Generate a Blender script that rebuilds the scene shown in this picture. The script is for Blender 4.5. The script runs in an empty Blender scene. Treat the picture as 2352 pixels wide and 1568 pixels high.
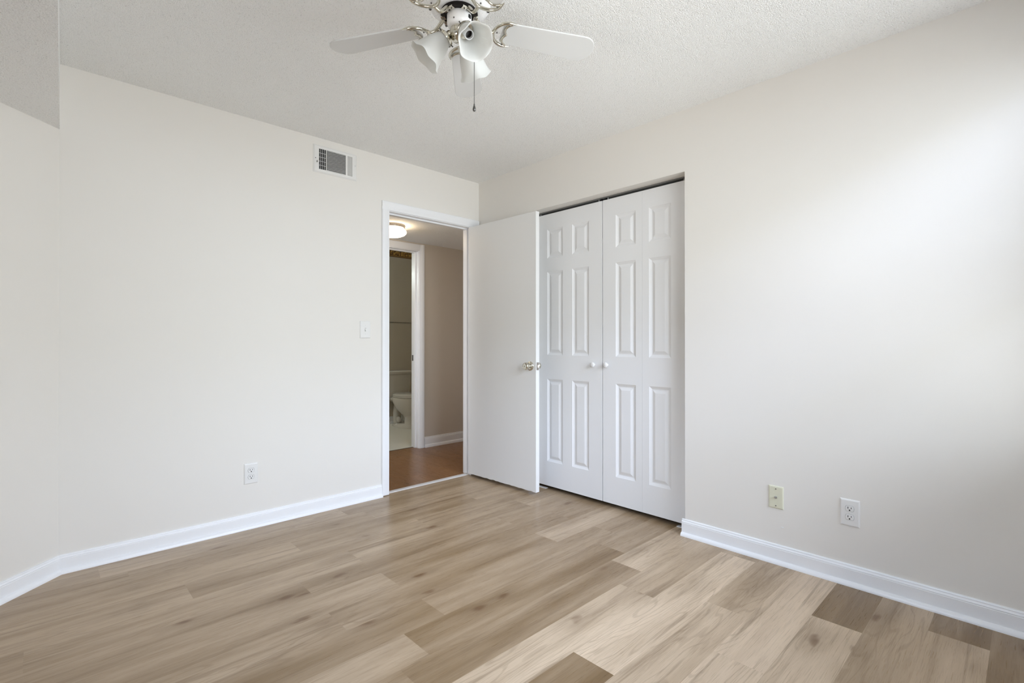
import bpy, bmesh, math, random
from math import sin, cos, pi, radians
from mathutils import Vector, Matrix

random.seed(7)
S = bpy.context.scene
COL = S.collection

# ------------------------------------------------------------------ camera
W_PX = 2352.0
F_PX = 1140.29
YAW, PITCH = 0.7620, 0.0041
cam_d = bpy.data.cameras.new('camera')
cam = bpy.data.objects.new('camera', cam_d)
COL.objects.link(cam)
cam_d.sensor_fit = 'HORIZONTAL'
cam_d.sensor_width = 36.0
cam_d.lens = F_PX / W_PX * 36.0
cam_d.shift_y = -4.858 / W_PX
cam_d.clip_start = 0.02
CAM = Vector((-2.6845, -3.2190, 1.1086))
_f = Vector((sin(YAW) * cos(PITCH), cos(YAW) * cos(PITCH), sin(PITCH)))
_r = Vector((cos(YAW), -sin(YAW), 0))
_u = _r.cross(_f)
cam.matrix_world = Matrix(((_r.x, _u.x, -_f.x, CAM.x), (_r.y, _u.y, -_f.y, CAM.y),
                           (_r.z, _u.z, -_f.z, CAM.z), (0, 0, 0, 1)))
S.camera = cam

# ------------------------------------------------------------------ view, world, lights
S.view_settings.view_transform = 'Standard'
S.view_settings.look = 'None'
S.view_settings.gamma = 1.0
S.view_settings.use_curve_mapping = False
S.view_settings.exposure = -0.05
try:
    S.cycles.use_denoising = True
    S.cycles.max_bounces = 16
    S.cycles.diffuse_bounces = 10
    S.cycles.sample_clamp_indirect = 6.0
except Exception:
    pass

world = bpy.data.worlds.new('sky')
S.world = world
world.use_nodes = True
bg = world.node_tree.nodes['Background']
bg.inputs[0].default_value = (0.80, 0.90, 1.0, 1)
bg.inputs[1].default_value = 0.10


def area(name, loc, target, sx, sy, power, color, spread=180):
    d = bpy.data.lights.new(name, 'AREA')
    d.shape = 'RECTANGLE'
    d.size, d.size_y = sx, sy
    d.energy = power
    d.color = color
    d.spread = radians(spread)
    o = bpy.data.objects.new(name, d)
    COL.objects.link(o)
    o.location = loc
    o.rotation_euler = (Vector(target) - Vector(loc)).to_track_quat('-Z', 'Y').to_euler()
    return o


# daylight at the window of the rear wall, beside the right wall
area('window_daylight', (-1.05, -3.56, 1.48), (-1.05, 0.0, 1.48), 1.88, 1.46, 57, (0.97, 1.0, 0.99))
# open sky above the yard, falling through that window onto the floor
area('open_sky', (-1.5, -5.0, 3.6), (-1.0, -2.5, 0.2), 3.4, 2.2, 500, (0.52, 0.64, 1.0))
area('low_sky', (-1.3, -9.0, 3.0), (-1.3, 0.0, 1.3), 7, 3.2, 476, (0.606, 0.785, 1.0))
# added fill from above and below, through the unseen side window left of the camera
area('side_fill_high', (-5.2, -2.6, 3.4), (-1.5, -2.2, 0.2), 2.4, 2.2, 465, (0.61, 0.757, 1.0))
area('side_fill_low', (-5.2, -2.4, -.2), (-1.8, -2.0, 2.4), 2.4, 1.6, 95, (1.0, 0.92, 0.84))

# added fill light for the hall, at its closed left end
area('hall_fill', (-1.80, 0.66, 1.15), (2.0, 0.66, 1.0), 0.9, 1.9, 5.5, (0.92, 0.94, 1.0), 56)

# ------------------------------------------------------------------ dimensions
H = 2.44            # room ceiling
HS = 2.126          # soffit underside
XS = -2.613         # where wall and soffit turn
XW = -3.35          # side wall
YR = -3.46          # rear wall
HH = 2.129          # hall ceiling
YH = 1.18           # hall far wall
YB = 2.80           # bathroom far wall
CX = 0.10           # thickness of the right wall
DX0, DX1, DZ = -0.843, -0.086, 2.052      # bedroom door opening
BX0, BX1, BZ = -0.56, 0.17, 2.042         # bathroom door opening
CY0, CY1, CZ = -1.843, -0.585, 2.085      # closet opening


# ------------------------------------------------------------------ materials
def newmat(name):
    m = bpy.data.materials.new(name)
    m.use_nodes = True
    nt = m.node_tree
    b = nt.nodes['Principled BSDF']
    return m, nt, b


def N(nt, t, **kw):
    n = nt.nodes.new(t)
    for k, v in kw.items():
        setattr(n, k, v)
    return n


def plain(name, col, rough=0.5, metal=0.0, bump=0.0, bscale=200.0, spec=0.5):
    m, nt, b = newmat(name)
    b.inputs['Base Color'].default_value = (*col, 1)
    b.inputs['Roughness'].default_value = rough
    b.inputs['Metallic'].default_value = metal
    b.inputs['Specular IOR Level'].default_value = spec
    tc = N(nt, 'ShaderNodeTexCoord')
    no = N(nt, 'ShaderNodeTexNoise')
    no.inputs['Scale'].default_value = bscale
    no.inputs['Detail'].default_value = 3
    nt.links.new(tc.outputs['Object'], no.inputs['Vector'])
    if bump > 0:
        bp = N(nt, 'ShaderNodeBump')
        bp.inputs['Strength'].default_value = bump
        bp.inputs['Distance'].default_value = 0.001
        nt.links.new(no.outputs['Fac'], bp.inputs['Height'])
        nt.links.new(bp.outputs['Normal'], b.inputs['Normal'])
    else:
        mr = N(nt, 'ShaderNodeMapRange')
        mr.inputs['To Min'].default_value = max(0.0, rough - 0.03)
        mr.inputs['To Max'].default_value = min(1.0, rough + 0.03)
        nt.links.new(no.outputs['Fac'], mr.inputs['Value'])
        nt.links.new(mr.outputs['Result'], b.inputs['Roughness'])
    return m


def popcorn(name, col, strength=1.0):
    m, nt, b = newmat(name)
    L = nt.links
    tc = N(nt, 'ShaderNodeTexCoord')
    b.inputs['Roughness'].default_value = 0.95
    b.inputs['Specular IOR Level'].default_value = 0.1
    n1 = N(nt, 'ShaderNodeTexNoise')
    n1.inputs['Scale'].default_value = 330
    n1.inputs['Detail'].default_value = 4
    n1.inputs['Roughness'].default_value = 0.65
    L.new(tc.outputs['Object'], n1.inputs['Vector'])
    v1 = N(nt, 'ShaderNodeTexVoronoi')
    v1.inputs['Scale'].default_value = 190
    L.new(tc.outputs['Object'], v1.inputs['Vector'])
    inv = N(nt, 'ShaderNodeMath', operation='MULTIPLY_ADD')
    L.new(v1.outputs['Distance'], inv.inputs[0])
    inv.inputs[1].default_value = -1.3
    L.new(n1.outputs['Fac'], inv.inputs[2])
    bp = N(nt, 'ShaderNodeBump')
    bp.inputs['Strength'].default_value = strength
    bp.inputs['Distance'].default_value = 0.003
    L.new(inv.outputs[0], bp.inputs['Height'])
    L.new(bp.outputs['Normal'], b.inputs['Normal'])
    b.inputs['Base Color'].default_value = (*col, 1)
    # small grey flecks painted in as the shade of the texture's pits
    n2 = N(nt, 'ShaderNodeTexNoise')
    n2.inputs['Scale'].default_value = 210
    n2.inputs['Detail'].default_value = 2
    L.new(tc.outputs['Object'], n2.inputs['Vector'])
    cr = N(nt, 'ShaderNodeValToRGB')
    cr.color_ramp.elements[0].position = 0.27
    cr.color_ramp.elements[0].color = (col[0] * .78, col[1] * .78, col[2] * .78, 1)
    cr.color_ramp.elements[1].position = 0.40
    cr.color_ramp.elements[1].color = (*col, 1)
    L.new(n2.outputs['Fac'], cr.inputs['Fac'])
    L.new(cr.outputs['Color'], b.inputs['Base Color'])
    return m


def plank_floor(name, c_lo, c_hi, c_streak, c_knot, rough, use_attr=True, swap=False, gx=1.0):
    """wood planks running along x; per-plank tone and offset come from the mesh attribute"""
    m, nt, b = newmat(name)
    L = nt.links
    tc = N(nt, 'ShaderNodeTexCoord')
    at = N(nt, 'ShaderNodeAttribute')
    at.attribute_name = 'plank'
    sep = N(nt, 'ShaderNodeSeparateXYZ')
    L.new(at.outputs['Vector'], sep.inputs[0])
    off = N(nt, 'ShaderNodeCombineXYZ')
    L.new(sep.outputs['X'], off.inputs['X'])
    L.new(sep.outputs['Y'], off.inputs['Y'])
    L.new(sep.outputs['X'], off.inputs['Z'])
    add = N(nt, 'ShaderNodeVectorMath', operation='ADD')
    L.new(tc.outputs['Object'], add.inputs[0])
    L.new(off.outputs[0], add.inputs[1])

    def mapped(sx, sy, sz=1.0):
        mp = N(nt, 'ShaderNodeMapping')
        mp.inputs['Scale'].default_value = (sx, sy, sz) if not swap else (sy, sx, sz)
        L.new(add.outputs[0], mp.inputs['Vector'])
        return mp.outputs['Vector']

    def noise(vec, scale, detail=4, rough_=0.6, dist=0.0):
        n = N(nt, 'ShaderNodeTexNoise')
        n.inputs['Scale'].default_value = scale
        n.inputs['Detail'].default_value = detail
        n.inputs['Roughness'].default_value = rough_
        n.inputs['Distortion'].default_value = dist
        L.new(vec, n.inputs['Vector'])
        return n.outputs['Fac']

    def ramp(fac, p0, p1, v0=0.0, v1=1.0):
        r = N(nt, 'ShaderNodeMapRange')
        r.clamp = True
        r.interpolation_type = 'SMOOTHSTEP'
        for k, v in (('From Min', p0), ('From Max', p1), ('To Min', v0), ('To Max', v1)):
            r.inputs[k].default_value = v
        L.new(fac, r.inputs['Value'])
        return r.outputs['Result']

    def math_(op, a, b_=None, c=None):
        n = N(nt, 'ShaderNodeMath', operation=op)
        for i, v in enumerate((a, b_, c)):
            if v is None:
                continue
            if isinstance(v, (int, float)):
                n.inputs[i].default_value = v
            else:
                L.new(v, n.inputs[i])
        return n.outputs[0]

    def mix(fac, a, b_):
        n = N(nt, 'ShaderNodeMix', data_type='RGBA')
        for s, v in ((n.inputs['Factor'], fac), (n.inputs[6], a), (n.inputs[7], b_)):
            if isinstance(v, tuple):
                s.default_value = (*v, 1)
            elif isinstance(v, (int, float)):
                s.default_value = v
            else:
                L.new(v, s)
        return n.outputs[2]

    tone = sep.outputs['Z']
    broad = noise(mapped(0.9, 9), 1.0, 3)
    streak = noise(mapped(1.1, 26), 1.0, 5, 0.62, 0.6)
    fine = noise(mapped(9, 330), 1.0, 3, 0.6)
    warp = noise(mapped(1.15, 7), 1.0, 2, 0.5)
    sepm = N(nt, 'ShaderNodeSeparateXYZ')
    L.new(add.outputs[0], sepm.inputs[0])
    across = sepm.outputs['X' if swap else 'Y']
    along = sepm.outputs['Y' if swap else 'X']
    # cathedral rings
    ph = math_('ADD', math_('MULTIPLY', across, 26.0), math_('MULTIPLY', warp, 15.0))
    ph = math_('ADD', ph, math_('MULTIPLY', along, 1.3))
    ring = math_('SINE', math_('MULTIPLY', ph, 6.28))
    ring = ramp(ring, 0.55, 1.0)
    ringmask = ramp(noise(mapped(0.8, 5), 1.0, 1), 0.50, 0.60)
    ring = math_('MULTIPLY', ring, ringmask)
    # knots
    vo = N(nt, 'ShaderNodeTexVoronoi')
    vo.inputs['Scale'].default_value = 1.0
    vo.inputs['Randomness'].default_value = 1.0
    wv = N(nt, 'ShaderNodeVectorMath', operation='ADD')
    L.new(mapped(2.5, 5.6, 0.0), wv.inputs[0])
    L.new(math_('MULTIPLY', noise(mapped(6, 14), 1.0, 2), 0.25), wv.inputs[1])
    L.new(wv.outputs[0], vo.inputs['Vector'])
    knot = ramp(vo.outputs['Distance'], 0.03, 0.13, 1.0, 0.0)
    halo = ramp(vo.outputs['Distance'], 0.02, 0.5, 1.0, 0.0)

    col = mix(math_('ADD', math_('MULTIPLY', tone, 0.85), math_('MULTIPLY', math_('SUBTRACT', broad, 0.5), 0.9)), c_lo, c_hi)
    col = mix(math_('MULTIPLY', ramp(streak, 0.50, 0.74), 0.55), col, c_streak)
    col = mix(math_('MULTIPLY', ramp(fine, 0.50, 0.78), 0.42), col, c_streak)
    col = mix(math_('MULTIPLY', ring, 0.20), col, c_streak)
    col = mix(math_('MULTIPLY', halo, 0.30), col, c_streak)
    col = mix(math_('MULTIPLY', knot, 0.75), col, c_knot)
    L.new(col, b.inputs['Base Color'])
    b.inputs['Specular IOR Level'].default_value = 0.36
    L.new(ramp(fine, 0.3, 0.8, rough - 0.03, rough + 0.06), b.inputs['Roughness'])
    bp = N(nt, 'ShaderNodeBump')
    bp.inputs['Strength'].default_value = 0.06
    bp.inputs['Distance'].default_value = 0.001
    L.new(fine, bp.inputs['Height'])
    L.new(bp.outputs['Normal'], b.inputs['Normal'])
    return m


M = {}
M['wall'] = plain('cream wall paint', (0.795, 0.772, 0.732), 0.55, bump=0.10, bscale=260, spec=0.35)
M['hallwall'] = plain('beige hall paint', (0.66, 0.60, 0.52), 0.6, bump=0.08, bscale=260)
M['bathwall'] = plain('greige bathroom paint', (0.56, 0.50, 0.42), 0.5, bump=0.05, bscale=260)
M['ceil'] = popcorn('popcorn ceiling', (0.94, 0.945, 0.94), 0.75)
M['trim'] = plain('white semi gloss trim paint', (0.87, 0.88, 0.90), 0.32)
M['door'] = plain('white door paint', (0.80, 0.80, 0.79), 0.42, bump=0.05, bscale=400)
M['bifold'] = plain('white moulded door paint', (0.83, 0.835, 0.845), 0.36, bump=0.06, bscale=500)
M['plastic'] = plain('white plastic', (0.79, 0.785, 0.77), 0.4)
M['ivory'] = plain('ivory plastic', (0.70, 0.69, 0.55), 0.35)
M['black'] = plain('black slot', (0.012, 0.012, 0.012), 0.6)
M['flywheel'] = plain('black flywheel', (0.009, 0.006, 0.005), 0.6, spec=.2)
M['brass'] = plain('pale polished brass', (0.66, 0.63, 0.545), 0.16, 1.0)
M['nickel'] = plain('brushed nickel', (0.52, 0.48, 0.44), 0.28, 1.0)
M['steel'] = plain('steel', (0.55, 0.55, 0.54), 0.35, 1.0)
M['darksteel'] = plain('dark steel', (0.16, 0.155, 0.15), 0.4, 1.0)
M['fanwhite'] = plain('white enamel', (0.86, 0.86, 0.87), 0.28)
M['blade'] = plain('white fan blade', (0.66, 0.665, 0.66), 0.5, spec=.3)
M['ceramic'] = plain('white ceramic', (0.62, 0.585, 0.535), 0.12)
M['closetdark'] = plain('closet interior darkened for shade', (0.35, 0.33, 0.30), 0.9)  # colour kept dark to hold the shade behind the doors
M['vinyl'] = plain('pale vinyl floor', (0.72, 0.685, 0.62), 0.4)
M['seam'] = plain('dark grey seam', (0.30, 0.30, 0.30), 0.6)
M['grey'] = plain('grey aluminium strip', (0.62, 0.60, 0.58), 0.5)
M['track'] = plain('grey steel track', (0.17, 0.17, 0.165), 0.5, 0.3)
M['floor'] = plank_floor('oak vinyl planks', (0.200, 0.124, 0.054), (0.710, 0.565, 0.410), (0.145, 0.086, 0.038),
                         (0.130, 0.060, 0.020), 0.30)
M['hallfloor'] = plank_floor('orange brown laminate', (0.215, 0.098, 0.038), (0.31, 0.155, 0.066), (0.13, 0.056, 0.021),
                             (0.12, 0.05, 0.02), 0.30, swap=True)


def translucent(name, col, mixf=0.45, rough=0.4):
    m, nt, b = newmat(name)
    b.inputs['Base Color'].default_value = (*col, 1)
    b.inputs['Roughness'].default_value = rough
    tr = N(nt, 'ShaderNodeBsdfTranslucent')
    tr.inputs[0].default_value = (*col, 1)
    mx = N(nt, 'ShaderNodeMixShader')
    mx.inputs[0].default_value = mixf
    nt.links.new(b.outputs[0], mx.inputs[1])
    nt.links.new(tr.outputs[0], mx.inputs[2])
    nt.links.new(mx.outputs[0], nt.nodes['Material Output'].inputs[0])
    return m


M['frost'] = translucent('frosted glass', (0.84, 0.845, 0.83), 0.42)


def emitter(name, col, strength):
    m, nt, b = newmat(name)
    b.inputs['Base Color'].default_value = (0.9, 0.88, 0.8, 1)
    b.inputs['Emission Color'].default_value = (*col, 1)
    b.inputs['Emission Strength'].default_value = strength
    return m


M['lit_bath'] = emitter('bathroom fill globe', (0.87, 1.0, 0.97), 118.0)  # glow of the globe added to brighten the bathroom
M['lit'] = emitter('lit opal glass', (1.0, 0.78, 0.52), 12.0)


def glass(name):
    m, nt, b = newmat(name)
    tr = N(nt, 'ShaderNodeBsdfTransparent')
    gl = N(nt, 'ShaderNodeBsdfGlossy')
    gl.inputs['Roughness'].default_value = 0.02
    fr = N(nt, 'ShaderNodeFresnel')
    fr.inputs[0].default_value = 1.4
    mx = N(nt, 'ShaderNodeMixShader')
    nt.links.new(fr.outputs[0], mx.inputs[0])
    nt.links.new(tr.outputs[0], mx.inputs[1])
    nt.links.new(gl.outputs[0], mx.inputs[2])
    nt.links.new(mx.outputs[0], nt.nodes['Material Output'].inputs[0])
    return m


M['glass'] = glass('window glass')
m_, nt_, b_ = newmat('clear bulb glass')
b_.inputs['Base Color'].default_value = (0.75, 0.74, 0.72, 1)
b_.inputs['Roughness'].default_value = 0.12
M['bulb'] = m_


def border_mat():
    """wallpaper border: gold tiles with dark leafy marks between brown rules"""
    m, nt, b = newmat('gold and brown wallpaper border')
    L = nt.links
    tc = N(nt, 'ShaderNodeTexCoord')
    mp = N(nt, 'ShaderNodeMapping')
    mp.inputs['Rotation'].default_value = (radians(90), 0, 0)
    mp.inputs['Scale'].default_value = (1, 1, 1)
    L.new(tc.outputs['Object'], mp.inputs['Vector'])
    n1 = N(nt, 'ShaderNodeTexNoise')
    n1.inputs['Scale'].default_value = 26
    n1.inputs['Detail'].default_value = 2
    n1.inputs['Distortion'].default_value = 1.8
    L.new(tc.outputs['Object'], n1.inputs['Vector'])
    cr = N(nt, 'ShaderNodeValToRGB')
    e = cr.color_ramp.elements
    e[0].position = 0.42
    e[0].color = (0.10, 0.04, 0.012, 1)
    e[1].position = 0.52
    e[1].color = (0.56, 0.33, 0.085, 1)
    L.new(n1.outputs['Fac'], cr.inputs['Fac'])
    L.new(cr.outputs['Color'], b.inputs['Base Color'])
    b.inputs['Roughness'].default_value = 0.6
    return m


M['border'] = border_mat()
M['brownrule'] = plain('dark brown print', (0.085, 0.036, 0.014), 0.6)
M['goldrule'] = plain('gold print', (0.50, 0.29, 0.08), 0.6)


# ------------------------------------------------------------------ mesh building
class MB:
    def __init__(s):
        s.v, s.f, s.mi = [], [], []

    def add(s, vs, fs, mi=0):
        o = len(s.v)
        s.v += [tuple(v) for v in vs]
        s.f += [tuple(i + o for i in f) for f in fs]
        s.mi += [mi] * len(fs)
        return s

    def box(s, x0, x1, y0, y1, z0, z1, mi=0, mat=None):
        vs = [Vector(p) for p in ((x0, y0, z0), (x1, y0, z0), (x1, y1, z0), (x0, y1, z0),
                                  (x0, y0, z1), (x1, y0, z1), (x1, y1, z1), (x0, y1, z1))]
        if mat is not None:
            vs = [mat @ v for v in vs]
        return s.add(vs, [(0, 3, 2, 1), (4, 5, 6, 7), (0, 1, 5, 4), (1, 2, 6, 5), (2, 3, 7, 6), (3, 0, 4, 7)], mi)

    def loft(s, rings, cap=True, closed=True, mi=0):
        n = len(rings[0])
        vs = [p for r in rings for p in r]
        fs = []
        for i in range(len(rings) - 1):
            for j in range(n if closed else n - 1):
                k = (j + 1) % n
                fs.append((i * n + j, i * n + k, (i + 1) * n + k, (i + 1) * n + j))
        if cap:
            fs.append(tuple(range(n - 1, -1, -1)))
            fs.append(tuple((len(rings) - 1) * n + j for j in range(n)))
        return s.add(vs, fs, mi)

    def lathe(s, prof, mat=None, seg=32, cap=True, mi=0, wob=None):
        """prof: (radius, height) along local z"""
        mat = mat or Matrix()
        rings = []
        for i, (r, z) in enumerate(prof):
            ring = []
            for j in range(seg):
                a = 2 * pi * j / seg
                dr, dz = wob(i / (len(prof) - 1), a) if wob else (0, 0)
                rr = max(r + dr, 1e-5)
                ring.append(mat @ Vector((rr * cos(a), rr * sin(a), z + dz)))
            rings.append(ring)
        return s.loft(rings, cap, True, mi)

    def tube(s, pts, rad, seg=10, cap=True, flat=1.0, mi=0, closed=False):
        pts = [Vector(p) for p in pts]
        n = len(pts)
        if not hasattr(rad, '__len__'):
            rad = [rad] * n
        rings = []
        up = None
        for i in range(n):
            if closed:
                t = (pts[(i + 1) % n] - pts[i - 1]).normalized()
            else:
                t = (pts[min(i + 1, n - 1)] - pts[max(i - 1, 0)]).normalized()
            if up is None:
                up = Vector((0, 0, 1)) if abs(t.z) < 0.9 else Vector((1, 0, 0))
            sx = t.cross(up).normalized()
            up2 = sx.cross(t).normalized()
            up = up2
            rings.append([pts[i] + (sx * cos(2 * pi * j / seg) + up2 * flat * sin(2 * pi * j / seg)) * rad[i] for j in range(seg)])
        if closed:
            rings.append(rings[0])
        return s.loft(rings, cap and not closed, True, mi)

    def prism(s, poly, z0, z1, mat=None, mi=0):
        mat = mat or Matrix()
        return s.loft([[mat @ Vector((x, y, z)) for x, y in poly] for z in (z0, z1)], True, True, mi)

    def sphere(s, c, r, seg=16, rings=10, sc=(1, 1, 1), mi=0):
        c = Vector(c)
        rs = []
        for i in range(rings + 1):
            t = pi * i / rings
            rr = max(sin(t), 1e-4)
            rs.append([c + Vector((r * rr * cos(2 * pi * j / seg) * sc[0], r * rr * sin(2 * pi * j / seg) * sc[1],
                                   -r * cos(t) * sc[2])) for j in range(seg)])
        return s.loft(rs, True, True, mi)

    def build(s, name, mat, parent=None, smooth=None, bevel=0.0, bseg=2):
        me = bpy.data.meshes.new(name)
        me.from_pydata(s.v, [], s.f)
        mats = mat if isinstance(mat, (list, tuple)) else [mat]
        for mm in mats:
            me.materials.append(M[mm] if isinstance(mm, str) else mm)
        me.polygons.foreach_set('material_index', s.mi)
        bm = bmesh.new()
        bm.from_mesh(me)
        bmesh.ops.recalc_face_normals(bm, faces=bm.faces)
        bm.to_mesh(me)
        bm.free()
        if smooth is not None:
            for p in me.polygons:
                p.use_smooth = True
            me.set_sharp_from_angle(angle=radians(smooth))
        me.update()
        o = bpy.data.objects.new(name, me)
        COL.objects.link(o)
        if parent is not None:
            o.parent = parent
        if bevel > 0:
            bv = o.modifiers.new('bevel', 'BEVEL')
            bv.width = bevel
            bv.segments = bseg
            bv.limit_method = 'ANGLE'
            bv.angle_limit = radians(40)
        return o


def tag(o, label=None, cat=None, group=None, kind=None):
    if label:
        o['label'] = label
    if cat:
        o['category'] = cat
    if group:
        o['group'] = group
    if kind:
        o['kind'] = kind
    return o


def struct(o, label, cat):
    return tag(o, label, cat, kind='structure')


def thing(name, label, cat, loc=(0, 0, 0), rotz=0.0, group=None, kind=None):
    o = bpy.data.objects.new(name, None)
    o.empty_display_size = 0.1
    COL.objects.link(o)
    o.location = loc
    o.rotation_euler = (0, 0, rotz)
    return tag(o, label, cat, group, kind)


def copy_thing(root):
    c = root.copy()
    COL.objects.link(c)
    for ch in list(root.children):
        k = ch.copy()
        COL.objects.link(k)
        k.parent = c
        for g in list(ch.children):
            d = g.copy()
            COL.objects.link(d)
            d.parent = k
    return c


def axis_mat(origin, zdir):
    """local z along zdir, at origin"""
    q = Vector(zdir).to_track_quat('Z', 'Y')
    return Matrix.Translation(Vector(origin)) @ q.to_matrix().to_4x4()


# ------------------------------------------------------------------ shell of the room
def floor_planks():
    W, L = 0.171, 1.22
    joints = {0: -1.679, 1: -0.578, 2: -0.757, 3: -1.298, 4: -0.618, 5: -0.93, 6: -0.416, 7: -1.15, 8: -0.212, 9: -0.72,
              -1: -1.489, -2: -1.824, -3: -1.494, -4: -1.812, -5: -1.499, -6: -2.198, -7: -1.674, -8: -2.37, -9: -2.47}
    tones = {(0, 'r'): .10, (0, 'l'): .58, (1, 'r'): .75, (1, 'l'): .22, (2, 'r'): .50, (2, 'l'): .80, (3, 'r'): .95, (3, 'l'): .12,
             (4, 'r'): .62, (4, 'l'): .86, (5, 'r'): .88, (5, 'l'): .96, (6, 'r'): .16, (6, 'l'): .92, (7, 'r'): .52, (7, 'l'): .62,
             (8, 'r'): .10, (8, 'l'): .72, (9, 'r'): .20, (9, 'l'): .55,
             (-1, 'r'): .38, (-1, 'l'): .26, (-2, 'r'): .32, (-2, 'l'): .50, (-3, 'r'): .24, (-3, 'l'): .44, (-4, 'r'): .36, (-4, 'l'): .40,
             (-5, 'r'): .46, (-5, 'l'): .42, (-6, 'r'): .40, (-6, 'l'): .52, (-7, 'r'): .36, (-7, 'l'): .5}
    mb = MB()
    att = []
    rnd = random.Random(11)
    x_lo, x_hi = XW - 0.1, 0.80
    for r in range(-11, 14):
        y1 = -1.572 - W * r
        y0 = y1 - W
        y1, y0 = min(y1, 0.05), max(y0, YR - 0.05)
        if y1 <= y0:
            continue
        j = joints.get(r, rnd.uniform(-1.8, -0.6))
        x = j
        while x > x_lo:
            x -= L
        k = 0
        while x < x_hi:
            a, b = max(x, x_lo), min(x + L, x_hi)
            side = 'r' if abs(x - j) < 0.01 else ('l' if abs(x + L - j) < 0.01 else 'n')
            t = tones.get((r, side), rnd.uniform(0.30, 0.56))
            if b > a:
                mb.add([(a, y0, 0), (b, y0, 0), (b, y1, 0), (a, y1, 0)], [(0, 1, 2, 3)])
                att += [rnd.uniform(-40, 40), rnd.uniform(-40, 40), t]
            x += L
            k += 1
    # underside slab keeps the floor solid
    mb.box(x_lo, x_hi, YR - 0.05, 0.05, -0.06, -0.004)
    att += [0, 0, 0.4] * 6
    me = bpy.data.meshes.new('floor')
    me.from_pydata(mb.v, [], mb.f)
    me.materials.append(M['floor'])
    a = me.attributes.new('plank', 'FLOAT_VECTOR', 'FACE')
    a.data.foreach_set('vector', att)
    o = bpy.data.objects.new('floor', me)
    COL.objects.link(o)
    return o


struct(floor_planks(), 'light oak plank floor of the empty bedroom', 'floor')

struct(MB().box(XW - .1, 0, YR - .1, 0.0, H, H + .1).build('ceiling', 'ceil'),
       'white popcorn textured bedroom ceiling', 'ceiling')
# low soffit beyond x = XS
struct(MB().prism([(XS, .10), (XS, 0), (XS + .027 * YR, YR - .1), (XW - .1, YR - .1), (XW - .1, .10)], HS, H - .001).build('ceiling_soffit', 'ceil'),
       'lower popcorn textured soffit in the upper left corner', 'soffit')

# wall with the bedroom door
mb = MB()
mb.box(XS, DX0 - .02, 0, .10, 0, H)
mb.box(DX1 + .02, 0.0, 0, .10, 0, H)
mb.box(DX0 - .02, DX1 + .02, 0, .10, DZ + .02, H)
struct(mb.build('wall_left', 'wall'), 'cream bedroom wall around the open doorway', 'wall')

# right wall with the closet opening
mb = MB()
mb.box(0, CX, YR - .1, CY0, 0, H)
mb.box(0, CX, CY1, 0.10, 0, H)
mb.box(0, CX, CY0, CY1, CZ, H)
struct(mb.build('wall_right', 'wall'), 'cream bedroom wall around the closet opening', 'wall')

# angled wall under the soffit
mb = MB()
t = XS - XW
mb.prism([(XS, 0), (XS - t, -t), (XS - t - .1, -t), (XS - .1, .1), (XS, .1)], 0, HS)
struct(mb.build('wall_far_left', 'wall'), 'angled cream wall at the left edge below the soffit', 'wall')

# side wall and rear wall; the side window is added for light
WX0, WX1, WZ0, WZ1 = -2.02, -0.08, 0.72, 2.24
mb = MB()
mb.box(XW - .1, WX0, YR - .12, YR, 0, H)
mb.box(WX1, CX, YR - .12, YR, 0, H)
mb.box(WX0, WX1, YR - .12, YR, 0, WZ0)
mb.box(WX0, WX1, YR - .12, YR, WZ1, H)
struct(mb.build('wall_rear', 'wall'), 'cream wall behind the camera with the main window', 'wall')
SY0, SY1 = -2.95, -1.75
mb = MB()
mb.box(XW - .1, XW, SY1, -t, 0, HS)
mb.box(XW - .1, XW, YR - .1, SY0, 0, HS)
mb.box(XW - .1, XW, SY0, SY1, 0, WZ0)
mb.box(XW - .1, XW, SY0, SY1, 2.06, HS)
struct(mb.build('wall_side', 'wall'), 'cream wall on the camera side with the added smaller window', 'wall')


def window(name, label, c, width, horizontal, zt=WZ1):
    root = thing(name, label, 'window', c, 0 if horizontal else pi / 2, kind='structure')
    w2, z0, z1 = width / 2, WZ0, zt
    fr = MB()
    fr.box(-w2, -w2 + .05, -.06, 0, z0, z1).box(w2 - .05, w2, -.06, 0, z0, z1)
    fr.box(-w2 + .05, w2 - .05, -.06, 0, z0, z0 + .05).box(-w2 + .05, w2 - .05, -.06, 0, z1 - .05, z1)
    fr.box(-w2 + .05, w2 - .05, -.045, -.015, (z0 + z1) / 2 - .02, (z0 + z1) / 2 + .02)
    fr.build('window_frame', 'trim', root)
    MB().box(-w2 + .05, w2 - .05, -.032, -.028, z0 + .05, z1 - .05).build('pane', 'glass', root)
    return root


window('window_1', 'main window behind the camera', ((WX0 + WX1) / 2, YR - .03, 0), WX1 - WX0 - .002, True)
window('window_2', 'smaller unseen window added to the side wall for fill light', (XW - .03, (SY0 + SY1) / 2, 0), SY1 - SY0 - .002, False, 2.06).rotation_euler.z = -pi / 2  # unseen window, added to let fill light in from the side

# closet interior
mb = MB()
mb.box(CX + .62, CX + .70, -2.0, -0.45, 0, H)
mb.box(CX, CX + .62, -2.0, -1.92, 0, H)
mb.box(CX, CX + .62, -0.53, -0.45, 0, H)
struct(mb.build('wall_closet', 'closetdark'), 'inside walls of the closet behind the bifold doors, coloured dark for shade', 'wall')
struct(MB().box(CX, CX + .7, -2.0, -.45, H, H + .08).build('ceiling_closet', 'closetdark'),
       'ceiling inside the closet, coloured dark for shade', 'ceiling')

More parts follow.
